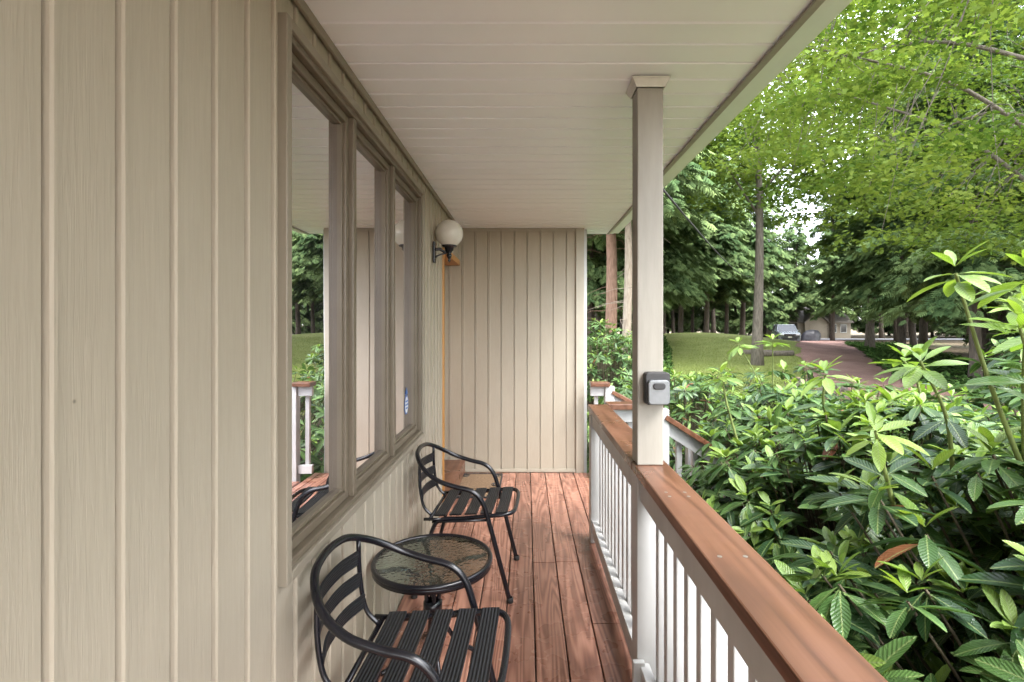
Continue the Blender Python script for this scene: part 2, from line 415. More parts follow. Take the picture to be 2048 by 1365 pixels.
def hemlock_meshes(seed, Ht, Rr, base, nfr, fs, tag, bmat):
    g = np.random.default_rng(seed); nb = int(Ht*9)
    bz = base*Ht + (1-base)*Ht*g.random(nb)**1.15*0.98
    rel = (bz-base*Ht)/((1-base)*Ht)
    L = Rr*(1-rel)**0.7*(0.55+0.55*g.random(nb))+0.35; az = g.random(nb)*2*np.pi
    rise = 0.20-0.3*(1-rel); dr = 0.06
    bi = g.choice(nb, nfr, p=(L**1.3)/np.sum(L**1.3)); s = L[bi]*(0.10+0.92*g.random(nfr)**0.7)
    a = az[bi]; sid = g.normal(0, .20, nfr)*s*.5
    px = np.cos(a)*s-np.sin(a)*sid; py = np.sin(a)*s+np.cos(a)*sid; pz = bz[bi]+rise[bi]*s-dr*s*s+g.normal(0, .13, nfr)-np.abs(sid)*.25
    da = a+g.normal(0, .75, nfr)
    D = np.stack([np.cos(da), np.sin(da), -0.30-0.6*g.random(nfr)], 1)
    N = np.tile([0, 0, 1.], (nfr, 1))+g.normal(0, .35, (nfr, 3))
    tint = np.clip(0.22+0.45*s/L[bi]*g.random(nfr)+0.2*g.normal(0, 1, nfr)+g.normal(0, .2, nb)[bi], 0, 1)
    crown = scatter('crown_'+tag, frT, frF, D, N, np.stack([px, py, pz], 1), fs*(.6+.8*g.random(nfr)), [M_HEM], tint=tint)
    mb = MB(); r0 = 0.0095*Ht+.04
    mb.tube([(0.05*math.sin(z*.5), 0.05*math.cos(z*.7), z) for z in np.linspace(-.4, Ht*.97, 14)], [r0*1.35]+[r0*(1-t*.9) for t in np.linspace(.04, 1, 13)], 9)
    for k in range(0, nb, 2):
        q = [(math.cos(az[k])*s_, math.sin(az[k])*s_, bz[k]+rise[k]*s_-dr*s_*s_) for s_ in np.linspace(0, L[k]*.9, 4)]
        mb.tube(q, [.028, .02, .012, .005], 4, cap=False)
    for k in range(int(base*Ht*4)):
        z = 1.2+random.random()*(base*Ht); a_ = random.random()*6.28; l = .5+random.random()*1.5
        mb.tube([(0,0,z), (math.cos(a_)*l*.5, math.sin(a_)*l*.5, z-.02), (math.cos(a_+.3)*l, math.sin(a_+.3)*l, z-.2*l)], [.015, .01, .004], 4, cap=False)
    me = bpy.data.meshes.new('trunk_'+tag); me.from_pydata(mb.v, [], mb.f); me.materials.append(bmat)
    me.polygons.foreach_set('use_smooth', [True]*len(me.polygons)); me.update()
    return me, crown
HV = {}
HV['a'] = hemlock_meshes(1, 20, 3.8, .27, 6500, .62, 'a', M_BARKD)
HV['b'] = hemlock_meshes(2, 24, 4.2, .30, 7000, .66, 'b', M_BARKD)
HV['c'] = hemlock_meshes(3, 17, 4.2, .09, 6500, .62, 'c', M_BARKD)
HV['near'] = hemlock_meshes(4, 16, 3.6, .20, 17000, .36, 'near', M_BARKD)
HV['pine'] = hemlock_meshes(5, 22, 3.4, .36, 6000, .5, 'pine', M_BARKR)
HV['pale'] = hemlock_meshes(6, 15, 2.6, .42, 4000, .42, 'pale', M_BARKP)

def place_tree(var, x, y, s, rot, name='hemlock_tree', label='tall dark hemlock with drooping feathery branches', cat='tree', group='trees of the surrounding forest', z=None):
    e = empty(name, (x, y, (h1(x, y) if z is None else z)-0.02), label, cat, group, rot); e.scale = (s, s, s)
    tr, cr = HV[var]
    for nm, me in (('trunk', tr), ('crown', cr)):
        o = bpy.data.objects.new(nm, me); link(o); o.parent = e
    return e
rr = random.Random(5)
spots = []
def ok(x, y):
    r = x/y
    if y < 72 and 0.485 < r < 0.60 and y > 20: return False
    if dleft(min(y, 59))-1.5 < x < dleft(min(y, 59))+np.interp(min(y, 59), dl_d, dw)+1.5 and y < 62: return False
    if 59 < y < 68: return False
    if 33 < x < 43 and 66 < y < 82: return False
    return all((x-a)**2+(y-b)**2 > 3.2**2 for a, b in spots)
hand = [('near', 3.4, 27, 1.0), ('near', 6.6, 30, 1.1), ('a', 1.0, 31, 1.1), ('a', -3, 34, 1), ('near', 15.2, 17.5, .95), ('near', 19.5, 22, 1.05),
        ('a', 24.5, 26.5, 1), ('near', 21.5, 29.5, 1.1), ('b', 28.5, 37, 1), ('c', 20, 16.5, .9), ('c', 26, 21, 1), ('a', -8, 30, 1), ('b', -14, 36, 1),
        ('c', 31, 30, 1.0), ('a', 33, 44, 1), ('b', 8.8, 47, 1.0), ('a', 13, 49, 1.05), ('b', 17.5, 50, 1), ('a', 21, 54, .95), ('b', 4.5, 46, 1.05), ('a', 10.5, 53, 1.1), ('a', 0.5, 42, 1.1),
        ('a', 41.0, 69.5, .7), ('b', 34.2, 57.5, .8), ('a', 36.5, 69.6, .8), ('a', 11.2, 47.2, .9), ('b', 15.4, 51.5, 1.0), ('near', 8.6, 36, 1.15)]
for v, x, y, s in hand:
    spots.append((x, y)); place_tree(v, x, y, s, rr.random()*6.28)
for row, v in ((55, 'ab'), (58, 'ab'), (70, 'abc'), (76, 'abc'), (86, 'cc')):
    x = -8
    while x < row*1.08:
        xx = x+rr.uniform(-1.5, 1.5); y2 = row+rr.uniform(-2, 2)
        if ok(xx, y2):
            spots.append((xx, y2)); place_tree(rr.choice(v), xx, y2, rr.uniform(.85, 1.2), rr.random()*6.28)
        x += 5.6 if row > 60 else 4.6
for k in range(14):
    xx = 30+rr.uniform(0, 22); y2 = 22+rr.uniform(0, 30)
    if ok(xx, y2): spots.append((xx, y2)); place_tree(rr.choice('abc'), xx, y2, rr.uniform(.85, 1.1), rr.random()*6.28)
place_tree('pine', 3.25, 20.0, 1.0, .4, 'pine_tree', 'tall conifer with bare reddish-brown trunk', 'tree', None)
place_tree('pale', 3.62, 18.5, 1.0, 1.4, 'pine_tree', 'slim conifer with pale peeling trunk', 'tree', None)
place_tree('pine', 2.55, 24.0, .9, 2.4, 'pine_tree', 'tall conifer with bare reddish-brown trunk', 'tree', None)
# unseen forest trees across the driveway, added to shade the porch's near wall
for v, x, y, s in (('c', 14.5, -2.5, .8), ('b', 14.0, -8, .8), ('c', 16.5, 4.0, .85)):
    place_tree(v, x, y, s, rr.random()*6.28)

ml = []
for ang, r in [(0, 1.0), (22, .55), (48, .95), (72, .5), (105, .8), (150, .45), (180, .3), (210, .45), (255, .8), (288, .5), (312, .95), (338, .55)]:
    ml.append((math.cos(R_(ang))*r*.6+.25, math.sin(R_(ang))*r*.6, -.06*r))
mapT = np.array(ml); mapF = np.array([list(range(12))])

def broadleaf(name, base, c, rad, ncl, nleaf, ls, mat, bmat, r0, seed, label, pad=0.75):
    g = np.random.default_rng(seed); base = np.array(base, float); c = np.array(c, float); rad = np.array(rad, float)
    d = unit(g.normal(size=(ncl, 3))); rr_ = 0.35+0.65*g.random(ncl)**.45
    cl = c+d*rr_[:, None]*rad
    e = empty(name, tuple(base), label, 'tree')
    top = np.array([c[0]*.6+base[0]*.4, c[1]*.6+base[1]*.4, c[2]+rad[2]*.5])
    mb = MB(); tp = [base+(top-base)*t+np.array([math.sin(t*5)*.12, math.cos(t*4)*.1, 0])*(1 if t > 0 else 0) for t in np.linspace(0, 1, 12)]
    tp[0] = base-np.array([0, 0, .3])
    mb.tube(tp, [r0*1.35]+[r0*(1-.85*t) for t in np.linspace(.05, 1, 11)], 12)
    pts = []
    for k in range(11):
        t = .42+.5*k/11; st = base+(top-base)*t; a = k*2.4+seed
        en = c+np.array([math.cos(a)*rad[0]*.8, math.sin(a)*rad[1]*.8, g.uniform(-.5, .7)*rad[2]])
        q = smoothpath([st, st*.6+en*.4+np.array([0, 0, .7]), st*.25+en*.75+np.array([0, 0, .4]), en], 5)
        mb.tube(q, list(np.linspace(r0*.26, .010, len(q))), 6, cap=False); pts += [np.array(p) for p in q[3:]]
    P = np.array(pts+[np.array(p) for p in tp[6:]])
    for k in range(ncl):
        dd = np.sum((P-cl[k])**2, 1)*(1+.5*g.random(len(P)))
        j = np.argmin(dd); s = P[j]; m = (s+cl[k])/2+np.array([g.normal(0, .12), g.normal(0, .12), .12])
        mb.tube([s, m, cl[k]], [.013, .008, .004], 4, cap=False)
    mb.build('trunk', bmat, True, parent=e)
    ci = g.integers(0, ncl, nleaf); th = g.random(nleaf)*6.28; r = pad*np.sqrt(g.random(nleaf))*(.6+.7*g.random(ncl)[ci])
    pos = cl[ci]+np.stack([np.cos(th)*r*1.25, np.sin(th)*r*1.25, g.normal(0, .10, nleaf)-.22*r*r], 1)
    D = np.stack([np.cos(th), np.sin(th), -.35+g.normal(0, .3, nleaf)], 1)+g.normal(0, .35, (nleaf, 3))
    N = np.tile([0, 0, 1.], (nleaf, 1))+g.normal(0, .38, (nleaf, 3))
    tint = np.clip(.42+.26*g.normal(0, 1, ncl)[ci]+.14*g.normal(0, 1, nleaf), 0, 1)
    me = scatter('crown', mapT, mapF, D, N, pos, ls*(.65+.6*g.random(nleaf)), [mat], tint=tint)
    o = bpy.data.objects.new('crown', me); link(o); child(o, e); return e
broadleaf('maple_tree', (12.8, 11.2, -.57), (10.2, 10.4, 6.8), (6.2, 4.6, 3.9), 320, 50000, .118, M_MAP, M_BARK, .22, 21, 'maple with bright yellow-green leaves spreading over the garden', .8)
broadleaf('maple_tree', (10.75, 24, h1(10.75, 24)-.02), (10.9, 24.3, 13.2), (6.0, 5, 6.6), 220, 26000, .21, M_MAP, M_BARK, .24, 22, 'tall maple with straight bare trunk on the lawn edge', 1.1)
broadleaf('hardwood_tree', (22, 33, h1(22, 33)), (21, 31, 12.5), (6.5, 6, 6.5), 160, 18000, .28, M_MAP2, M_BARK, .25, 23, 'leafy green hardwood beside the gravel driveway', 1.3)
broadleaf('hardwood_tree', (5.2, 38, h1(5.2, 38)), (5.6, 37, 13.0), (5.5, 5, 7), 150, 15000, .30, M_MAP2, M_BARK, .25, 24, 'leafy green hardwood at the forest edge', 1.3)
broadleaf('hardwood_tree', (30, 21, h1(30, 21)), (27, 20, 9), (6.5, 6, 6.5), 150, 14000, .26, M_MAP2, M_BARK, .25, 25, 'broad leafy tree among dark hemlocks', 1.2)

# ------------------------------------------------------------------ rhododendrons
st = [(0, .05), (.12, .10), (.3, .40), (.55, .5), (.78, .40), (.93, .2), (1, .02)]
lv = []; luv = []
for t, w in st:
    for sgn in (-1, 0, 1):
        lv.append((t, sgn*w*.32, -.18*t*t+abs(sgn)*w*.09)); luv.append((t, sgn*max(w, .03)*2))
rT = np.array(lv); rUV = np.array(luv)
rF = np.array([[i*3+j, (i+1)*3+j, (i+1)*3+j+1, i*3+j+1] for i in range(len(st)-1) for j in range(2)])

def whorl_leaves(P, A, young, g, ls=0.125):
    poss, Ds, Ns, ss, ti, mi = [], [], [], [], [], []
    for p, a, yn in zip(P, A, young):
        n = g.integers(7, 11); ph = g.random()*6.28; a = a/np.linalg.norm(a)
        u = np.cross(a, [0.3, 1, .1]); u /= np.linalg.norm(u); v = np.cross(a, u)
        tb = g.normal(.47, .30); sz = ls*(.75+.45*g.random()); op = g.uniform(-.25, .35)
        for k in range(n):
            an = ph+k*2.4+g.normal(0, .2); rad = u*math.cos(an)+v*math.sin(an)
            D = rad+a*(op+g.normal(0, .16))+np.array([0, 0, -.12])
            poss.append(p+rad*.006-a*.01*g.random()*3); Ds.append(D); Ns.append(a+rad*(-.1)+g.normal(0, .12, 3)); ss.append(sz*(.75+.4*g.random()))
            ti.append(tb+g.normal(0, .12)); mi.append(2 if g.random() < .010 else 0)
        if yn:
            n = g.integers(4, 7)
            for k in range(n):
                an = ph+k*2.2; rad = u*math.cos(an)+v*math.sin(an)
                D = rad*.8+a*g.uniform(.45, 1.0); poss.append(p+a*.02); Ds.append(D); Ns.append(a-rad*.8); ss.append(sz*(.5+.3*g.random()))
                ti.append(g.random()); mi.append(1)
    return poss, Ds, Ns, ss, ti, mi
def rhodo(name, c, r, topz, nwh, seed, label, shoots=(), ls=.135, xmin=.70, young=.4, avoid=None):
    g = np.random.default_rng(seed); gz = h1(c[0], c[1]); base = np.array([c[0], c[1], gz]); hgt = topz-gz
    e = empty(name, tuple(base), label, 'shrub', 'rhododendron bushes around the porch')
    P = []; A = []
    ph = g.random(4)*6.28
    while len(P) < nwh:
        th = g.random()*6.28; wob = 1+.10*math.sin(3*th+ph[0])+.07*math.sin(5*th+ph[1])
        if g.random() < .55:
            q = math.sqrt(g.random()); f = 1-.26*g.random()**1.7
            x, y = math.cos(th)*q*wob, math.sin(th)*q*wob
            z = hgt*(1-.5*q**3.5)*f*(1+.09*math.sin(4*x+ph[2])*math.cos(5*y+ph[3]))
            nr = np.array([math.cos(th)*q**3*1.1, math.sin(th)*q**3*1.1, 1.0])
        else:
            q = 1-.26*g.random()**1.5; x, y = math.cos(th)*q*wob, math.sin(th)*q*wob
            z = hgt*(.06+.60*g.random()); nr = np.array([math.cos(th), math.sin(th), .25])
        p = base+np.array([x*r[0], y*r[1], z])
        if p[0] < xmin: continue
        if avoid and avoid(p): continue
        P.append(p); nr = nr/np.linalg.norm(nr)
        A.append(nr*.8+np.array([0, 0, .6])+g.normal(0, .26, 3))
    P = np.array(P); A = np.array(A)
    yn = (g.random(nwh) < young) & (A[:, 2] > .8)
    L_ = whorl_leaves(P, A, yn, g, ls)
    mb = MB()
    for p, a in zip(P, A):
        q = base+np.array([(p[0]-base[0])*.25, (p[1]-base[1])*.25, .1]); m = p*.6+q*.4+np.array([0, 0, -.06])
        mb.tube([q, m, p], [.008, .0055, .004], 4, cap=False)
    for path, tipax in shoots:
        q = smoothpath(path, 6); ms = MB(); ms.tube(q, list(np.linspace(.008, .0045, len(q))), 7, cap=False)
        ms.build('shoot', M_STEM, True, parent=e)
        L2 = whorl_leaves([np.array(path[-1])], [np.array(tipax, float)], [True], g, ls*.95)
        for A_, B_ in zip(L_, L2): A_.extend(B_)
        nl = len(L2[0])
        for k in range(1, nl+1): L_[5][-k] = 1
        L2 = whorl_leaves([np.array(q[len(q)//2])], [np.array(tipax, float)], [False], g, ls*.85)
        for A_, B_ in zip(L_, L2): A_.extend([b for i, b in enumerate(B_) if i % 2 == 0])
    poss, Ds, Ns, ss, ti, mi = [np.array(z) for z in L_]
    me = scatter('leaves', rT, rF, Ds, Ns, poss, ss, [M_RHO, M_RHY, M_RHD], uv=rUV, tint=np.clip(ti, 0, 1), smooth=True, midx=mi)
    o = bpy.data.objects.new('leaves', me); link(o); child(o, e)
    mb.build('branches', M_TWIG, True, parent=e)
    return e
RL = 'glossy green rhododendron with bright young leaf whorls outside the railing'
stairbox = lambda p: 3.35 < p[1] < 4.95 and p[0] < 1.62
rhodo('rhododendron_bush', (2.12, 1.22), (1.38, 1.15), 1.20, 1200, 31, RL, ls=.148, young=.6, shoots=[
    ([(1.50, 1.55, 1.0), (1.36, 1.52, 1.30), (1.25, 1.50, 1.60)], (-.1, 0, 1)),
    ([(1.50, 1.55, 1.0), (1.45, 1.50, 1.32), (1.42, 1.45, 1.58)], (.2, 0, 1)),
    ([(1.52, 1.5, 1.05), (1.40, 1.42, 1.30), (1.34, 1.40, 1.45)], (.0, -.2, 1)),
    ([(1.7, 1.7, 1.0), (1.66, 1.66, 1.30), (1.62, 1.62, 1.42)], (.0, -.2, 1)),
    ([(1.45, 1.75, .95), (1.40, 1.72, 1.15), (1.30, 1.7, 1.33)], (-.3, -.2, 1)),
    ([(1.15, 1.60, .85), (1.10, 1.58, 1.0), (1.05, 1.55, 1.13)], (-.3, -.2, 1)),
    ([(1.65, 1.45, 1.0), (1.60, 1.45, 1.2), (1.55, 1.42, 1.33)], (.1, -.2, 1)),
    ([(1.9, 1.9, 1.0), (1.88, 1.88, 1.30), (1.84, 1.85, 1.44)], (.2, -.2, 1))])
rhodo('rhododendron_bush', (1.82, 2.65), (1.15, .95), 1.0, 950, 32, RL, avoid=stairbox, young=.6, shoots=[
    ([(1.55, 2.6, .85), (1.5, 2.6, 1.05), (1.48, 2.55, 1.2)], (-.2, 0, 1)),
    ([(1.20, 2.9, .75), (1.13, 2.9, 1.0), (1.10, 2.9, 1.16)], (-.2, 0, 1)),
    ([(2.1, 2.7, .85), (2.05, 2.7, 1.15), (1.98, 2.7, 1.26)], (.1, 0, 1))])
rhodo('rhododendron_bush', (3.3, 2.7), (1.1, 1.3), 1.30, 480, 33, RL, young=.6, shoots=[
    ([(3.0, 3.0, 1.2), (2.9, 3.0, 1.4), (2.85, 3.0, 1.55)], (-.1, 0, 1))])
rhodo('rhododendron_bush', (2.6, 4.4), (1.15, 1.2), .98, 560, 34, RL, avoid=stairbox, young=.55, shoots=[
    ([(2.2, 4.6, .7), (2.05, 4.6, 1.0), (1.9, 4.6, 1.27)], (-.3, 0, 1)),
    ([(2.2, 4.6, .7), (2.2, 4.6, 1.05), (2.15, 4.5, 1.30)], (.1, 0, 1))])
rhodo('rhododendron_bush', (2.0, 6.4), (1.4, 1.3), .84, 480, 35, 'rhododendron bush at the far side of the porch steps')
rhodo('rhododendron_bush', (1.35, 8.6), (.9, .9), 1.42, 360, 36, 'tall rounded rhododendron bush past the end of the porch')
rhodo('rhododendron_bush', (4.5, 5.2), (1.1, 1.2), .62, 330, 37, RL)
rhodo('rhododendron_bush', (4.0, 8.4), (1.3, 1.3), .35, 300, 38, 'low rhododendron bush at the lawn edge')
rhodo('rhododendron_bush', (1.55, 10.8), (1.2, 1.0), 1.15, 260, 39, 'rhododendron bush below tall conifers')

# ------------------------------------------------------------------ house
CZ = 2.40; WX = -0.67; EY = 5.07; YB = -5.5  # porch runs on unseen behind the camera, lengthened to shade the near wall
house = empty('house', (-2.0, 2.0, -.55), 'taupe house with vertical siding and a covered porch', 'house')
BASE_L = [(0, 0), (.1035, 0), (.1055, -.010), (.1105, -.010), (.113, .003), (.1165, .0065), (.1225, .0065), (.127, .001)]
BASE_E = [(0, 0), (.110, 0), (.1115, -.011), (.1165, -.011), (.118, .003), (.1265, .003)]
def profile(u0, u1, mod=.128, off=0.0, base=BASE_L):
    pts = []; k = math.floor((u0-off)/mod)-1
    while k*mod+off < u1+mod:
        for a, h in base: pts.append((k*mod+off+a, h))
        k += 1
    out = []
    for i in range(len(pts)-1):
        a, b = pts[i], pts[i+1]
        if b[0] < u0 or a[0] > u1: continue
        def lerp(u): 
            t = (u-a[0])/(b[0]-a[0]+1e-9); return (u, a[1]+(b[1]-a[1])*t)
        a2 = lerp(u0) if a[0] < u0 else a
        b2 = lerp(u1) if b[0] > u1 else b
        if not out: out.append(a2)
        out.append(b2)
    return out
def siding(mb, f, u0, u1, z0, z1, off=0.0, base=BASE_L):
    pr = profile(u0, u1, off=off, base=base); vs = []
    for u_, h_ in pr: vs += [f(u_, h_, z0), f(u_, h_, z1)]
    mb.add(vs, [(2*i, 2*i+2, 2*i+3, 2*i+1) for i in range(len(pr)-1)])
WY0, WY1, WZ0, WZ1 = 1.405, 3.24, .76, 2.275
DY0, DY1, DZ1 = 4.08, EY, 2.03
mb = MB(); fL = lambda u_, h_, z: (WX+h_, u_, z); OF = -.033
siding(mb, fL, YB, WY0, -.1, CZ, OF); siding(mb, fL, WY0, WY1, -.1, WZ0, OF); siding(mb, fL, WY0, WY1, WZ1, CZ, OF)
siding(mb, fL, WY1, DY0, -.1, CZ, OF); siding(mb, fL, DY0, EY, DZ1+.06, CZ, OF)
mb.box(-.80, -.685, YB, WY0, -.1, CZ); mb.box(-.80, -.685, WY1, DY0-.005, -.1, CZ)
mb.box(-5, -.85, YB, 9.0, -.6, 2.9)
mb.build('wall', M_SIDE, parent=house)
mb = MB(); siding(mb, lambda u_, h_, z: (u_, EY-h_, z), -.84, .50, 0.0, CZ, off=.02, base=BASE_E)
mb.box(-.84, .545, EY+.014, 9.0, -.6, CZ+.1); o = mb.build('end_wall', M_SIDE2, parent=house)
mb = MB(); mb.box(.485, .565, EY-.022, EY+.03, -.05, CZ-.002)
mb.box(-.80, .485, EY-.014, EY-.0085, 0.002, .035); mb.box(-.80, .485, EY-.014, EY-.0085, CZ-.03, CZ-.004)
mb.build('corner_trim', M_TRIM, bevel=.003, parent=house)
mb = MB(); mb.box(WX+.0095, WX+.022, YB, EY-.03, CZ-.035, CZ-.003); mb.build('wall_top_trim', M_FRAMEL, bevel=.002, parent=house)
mb = MB(); mb.box(.552, .600, EY+.05, EY+.19, -.5, CZ); mb.build('side_corner_board', M_WHITE, bevel=.003, parent=house)
mb = MB(); y = YB; vs = []; pts = []
while y < EY+.25:
    pts += [(y, 0), (y+.1125, 0), (y+.1150, .008), (y+.119, .008), (y+.120, -.003), (y+.1235, -.003)]; y += .125
for y_, h_ in pts: vs += [(WX-.2, y_, CZ+h_), (.86, y_, CZ+h_)]
mb.add(vs, [(2*i, 2*i+1, 2*i+3, 2*i+2) for i in range(len(pts)-1)])
mb.build('ceiling', M_CEIL, parent=house)
mb = MB(); mb.box(.834, .862, YB, EY+.27, CZ-.016, CZ-.005); mb.build('soffit_edge_trim', M_POST, bevel=.002, parent=house)
mb = MB(); mb.box(.866, .90, YB, EY+.27, CZ-.008, CZ+.16)
prf = [(.902, CZ+.004), (.958, CZ+.002), (.978, CZ+.03), (.985, CZ+.07), (1.0, CZ+.085), (1.005, CZ+.13), (.995, CZ+.135)]
vs = []
for a, z in prf: vs += [(a, YB, z), (a, EY+.3, z)]
mb.add(vs, [(2*i, 2*i+1, 2*i+3, 2*i+2) for i in range(len(prf)-1)])
mb.build('gutter', M_WHITEG, parent=house)
M_ROOF = pbr('roof_shingle', (.10, .09, .08), (.17, .15, .13), 14, rough=.9, bs=.5)
mb = MB(); mb.add([(-3, YB-.1, 3.6), (.95, YB-.1, CZ+.18), (.95, EY+.3, CZ+.18), (-3, EY+.3, 3.6), (-3, YB-.1, 2.9), (.86, YB-.1, CZ+.14), (.86, EY+.3, CZ+.14), (-3, EY+.3, 2.9)],
    [(0,1,2,3), (4,7,6,5), (0,4,5,1), (1,5,6,2), (2,6,7,3), (3,7,4,0)]); mb.build('roof', M_ROOF, parent=house)

# window
win = bpy.data.objects.new('window', None); link(win); win.parent = house
def ring(mb, y0, y1, z0, z1, w, x0, x1):
    mb.box(x0, x1, y0, y0+w, z0, z1); mb.box(x0, x1, y1-w, y1, z0, z1)
    mb.box(x0, x1, y0+w, y1-w, z0, z0+w); mb.box(x0, x1, y0+w, y1-w, z1-w, z1)
def wchild(o): o.parent = win; o.matrix_parent_inverse = Matrix.Translation(house.location).inverted(); return o
mb = MB(); ring(mb, WY0-.018, WY1+.018, WZ0-.018, WZ1+.018, .030, WX-.03, WX+.026)
wchild(mb.build('casing', M_FRAMEL, bevel=.003))
mb = MB(); ring(mb, WY0+.012, WY1-.012, WZ0+.012, WZ1-.012, .022, WX-.06, WX+.014)
divs = [1.984, 2.575]
for d in divs: mb.box(WX-.06, WX+.010, d-.018, d+.018, WZ0+.034, WZ1-.034)
wchild(mb.build('frame', M_FRAME, bevel=.003))
edges = [WY0+.034, divs[0]-.018, divs[0]+.018, divs[1]-.018, divs[1]+.018, WY1-.034]
for k in range(3):
    a, b = edges[2*k]+.001, edges[2*k+1]-.001
    mb = MB(); ring(mb, a, b, WZ0+.035, WZ1-.035, .030, WX-.05, WX-.008); ring(mb, a+.030, b-.030, WZ0+.065, WZ1-.065, .012, WX-.05, WX-.020)
    wchild(mb.build('sash', M_FRAME, bevel=.003))
    mb = MB(); mb.box(WX-.045, WX-.038, a+.041, b-.041, WZ0+.076, WZ1-.076); wchild(mb.build('pane', M_GLASS))
M_STB = pbr('sticker_blue', (.02, .10, .35), (.03, .12, .40), 20, rough=.4, bs=0); M_STW = pbr('sticker_white', (.6, .6, .6), (.65, .65, .65), 20, rough=.4, bs=0)
st_ = empty('window_sticker', (WX-.036, 3.06, .90), 'small blue and white octagonal alarm sticker on the window pane', 'sticker')
def octo(r, x, cz, cy): return [(x, cy+r*.82*math.cos(R_(22.5+45*k)), cz+r*math.sin(R_(22.5+45*k))) for k in range(8)]
mb = MB(); mb.add(octo(.060, WX-.0365, .98, 3.03), [tuple(range(8))]); mb.build('sticker_border', M_STB, parent=st_)
mb = MB(); mb.add(octo(.050, WX-.0355, .98, 3.03), [tuple(range(8))]); mb.build('sticker_face', M_STW, parent=st_)
mb = MB()
for z, w in ((.995, .03), (.975, .032), (.955, .024)): mb.box(WX-.0352, WX-.0345, 3.03-w, 3.03+w, z, z+.010)
mb.build('sticker_print', M_STB, parent=st_)
mb = MB(); mb.add([(WX-.035, 3.06, 1.04), (WX-.035, 3.03, 1.085), (WX-.035, 3.0, 1.04)], [(0, 1, 2)]); mb.build('sticker_peak', M_STB, parent=st_)
# door
mb = MB(); mb.box(-.70, -.652, DY0-.012, DY0+.012, .02, DZ1+.05); mb.box(-.80, -.70, DY0-.004, DY0+.02, .02, DZ1+.05); mb.box(-.80, -.652, DY0+.022, EY-.03, DZ1, DZ1+.05)
mb.box(-.84, -.80, DY0, EY-.02, .16, DZ1)
for z0_, z1_ in ((.3, .95), (1.1, 1.9)):
    ring(mb, DY0+.15, EY-.15, z0_, z1_, .03, -.80, -.79)
mb.build('door', M_DOOR, bevel=.003, parent=house)
mb = MB(); mb.box(-.82, -.60, DY0+.03, EY-.03, .003, .13); mb.build('door_step', M_CAP, bevel=.006, parent=house)

# deck
deck = MB(); x = WX+.012
rj = random.Random(3)
while x < .62:
    x1 = min(x+.134, .66); jo = sorted([rj.uniform(-1, 1.2), rj.uniform(2.2, 4.2)]); ys = [YB]+jo+[EY-.016]
    for a, b in zip(ys[:-1], ys[1:]): deck.box(x, x1, a+.002, b-.002, -.03, 0.0)
    x += .140
dk = empty('porch_deck', (0, 1, -.55), 'long reddish-brown stained wooden porch deck', 'deck')
o = deck.build('deck_boards', M_DECK, bevel=.003, parent=dk)
mb = MB(); mb.box(WX, .64, YB, EY+.01, -.16, -.045)
mb.build('deck_frame', M_GROOVE, parent=dk)
mb = MB(); mb.box(.645, .68, YB, EY, -.25, -.035)
mb.build('rim_board', M_WHITE, parent=dk)

# railing along the deck
HZ = .91; CX0, CX1 = .415, .55
rail = empty('porch_railing', (.48, 1.2, 0), 'white wooden railing with reddish-brown flat cap', 'railing')
RY1 = 3.50
mb = MB(); mb.box(CX0, CX1, YB, 2.03, HZ-.036, HZ); mb.box(CX0, CX1, 2.034, RY1, HZ-.036, HZ); mb.build('cap', M_CAP, bevel=.005, parent=rail)
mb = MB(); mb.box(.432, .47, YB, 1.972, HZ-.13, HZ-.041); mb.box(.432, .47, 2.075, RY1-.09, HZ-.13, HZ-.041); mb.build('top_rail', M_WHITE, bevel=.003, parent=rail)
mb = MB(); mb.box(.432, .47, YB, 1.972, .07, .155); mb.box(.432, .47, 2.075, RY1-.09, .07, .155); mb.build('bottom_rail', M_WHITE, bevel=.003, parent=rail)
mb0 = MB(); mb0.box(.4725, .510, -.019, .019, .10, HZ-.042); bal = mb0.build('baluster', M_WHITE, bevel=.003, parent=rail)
bal.matrix_parent_inverse = Matrix.Identity(4); bal.location = (-.48, 0.3-1.2, 0)
y = .41
while y < RY1-.12:
    if not (1.93 < y < 2.11):
        o = bal.copy(); o.location = (-.48, y-1.2, 0); link(o); o.parent = rail
    y += .112
mb = MB(); mb.box(.425, .52, RY1-.09, RY1-.0, .002, HZ-.041); mb.build('end_post', M_WHITE, bevel=.004, parent=rail)
mb = MB()
for y in (1.2, 1.62, 1.66, 2.3, 2.9): 
    for xx in (.45, .51): mb.lathe([(0, .0005), (.006, .0005), (.006, 0)], (xx, y, HZ), 10)
mb.build('screws', pbr('screw_metal', (.3,.28,.25), (.4,.38,.34), 9, rough=.4, metal=.8, bs=0), parent=rail)

# post
post = empty('porch_post', (.475, 2.02, 0), 'square painted porch post rising through the railing to the ceiling', 'post')
mb = MB(); mb.box(.425, .525, 1.975, 2.072, HZ+.001, CZ-.04); mb.build('upper_post', M_POST, bevel=.004, parent=post)
mb = MB(); mb.box(.424, .524, 1.976, 2.071, .002, HZ-.041); mb.box(.405, .45, 1.95, 1.973, .003, .17); mb.build('lower_post', M_WHITE, bevel=.004, parent=post)
mb = MB()
mb.box(.475-.072, .475+.072, 2.0235-.072, 2.0235+.072, CZ-.0115, CZ-.006)
a, b = .054, .070
V8 = [(.475+sx*q, 2.0235+sy*q, z) for q, z in ((a, CZ-.040), (b, CZ-.012)) for sx, sy in ((-1,-1), (1,-1), (1,1), (-1,1))]
mb.add(V8, [(0,1,5,4), (1,2,6,5), (2,3,7,6), (3,0,4,7)])
mb.build('post_collar', pbr('cream_trim', (.58, .58, .53), (.70, .70, .66), 20, rough=.5, bs=.3), parent=post)

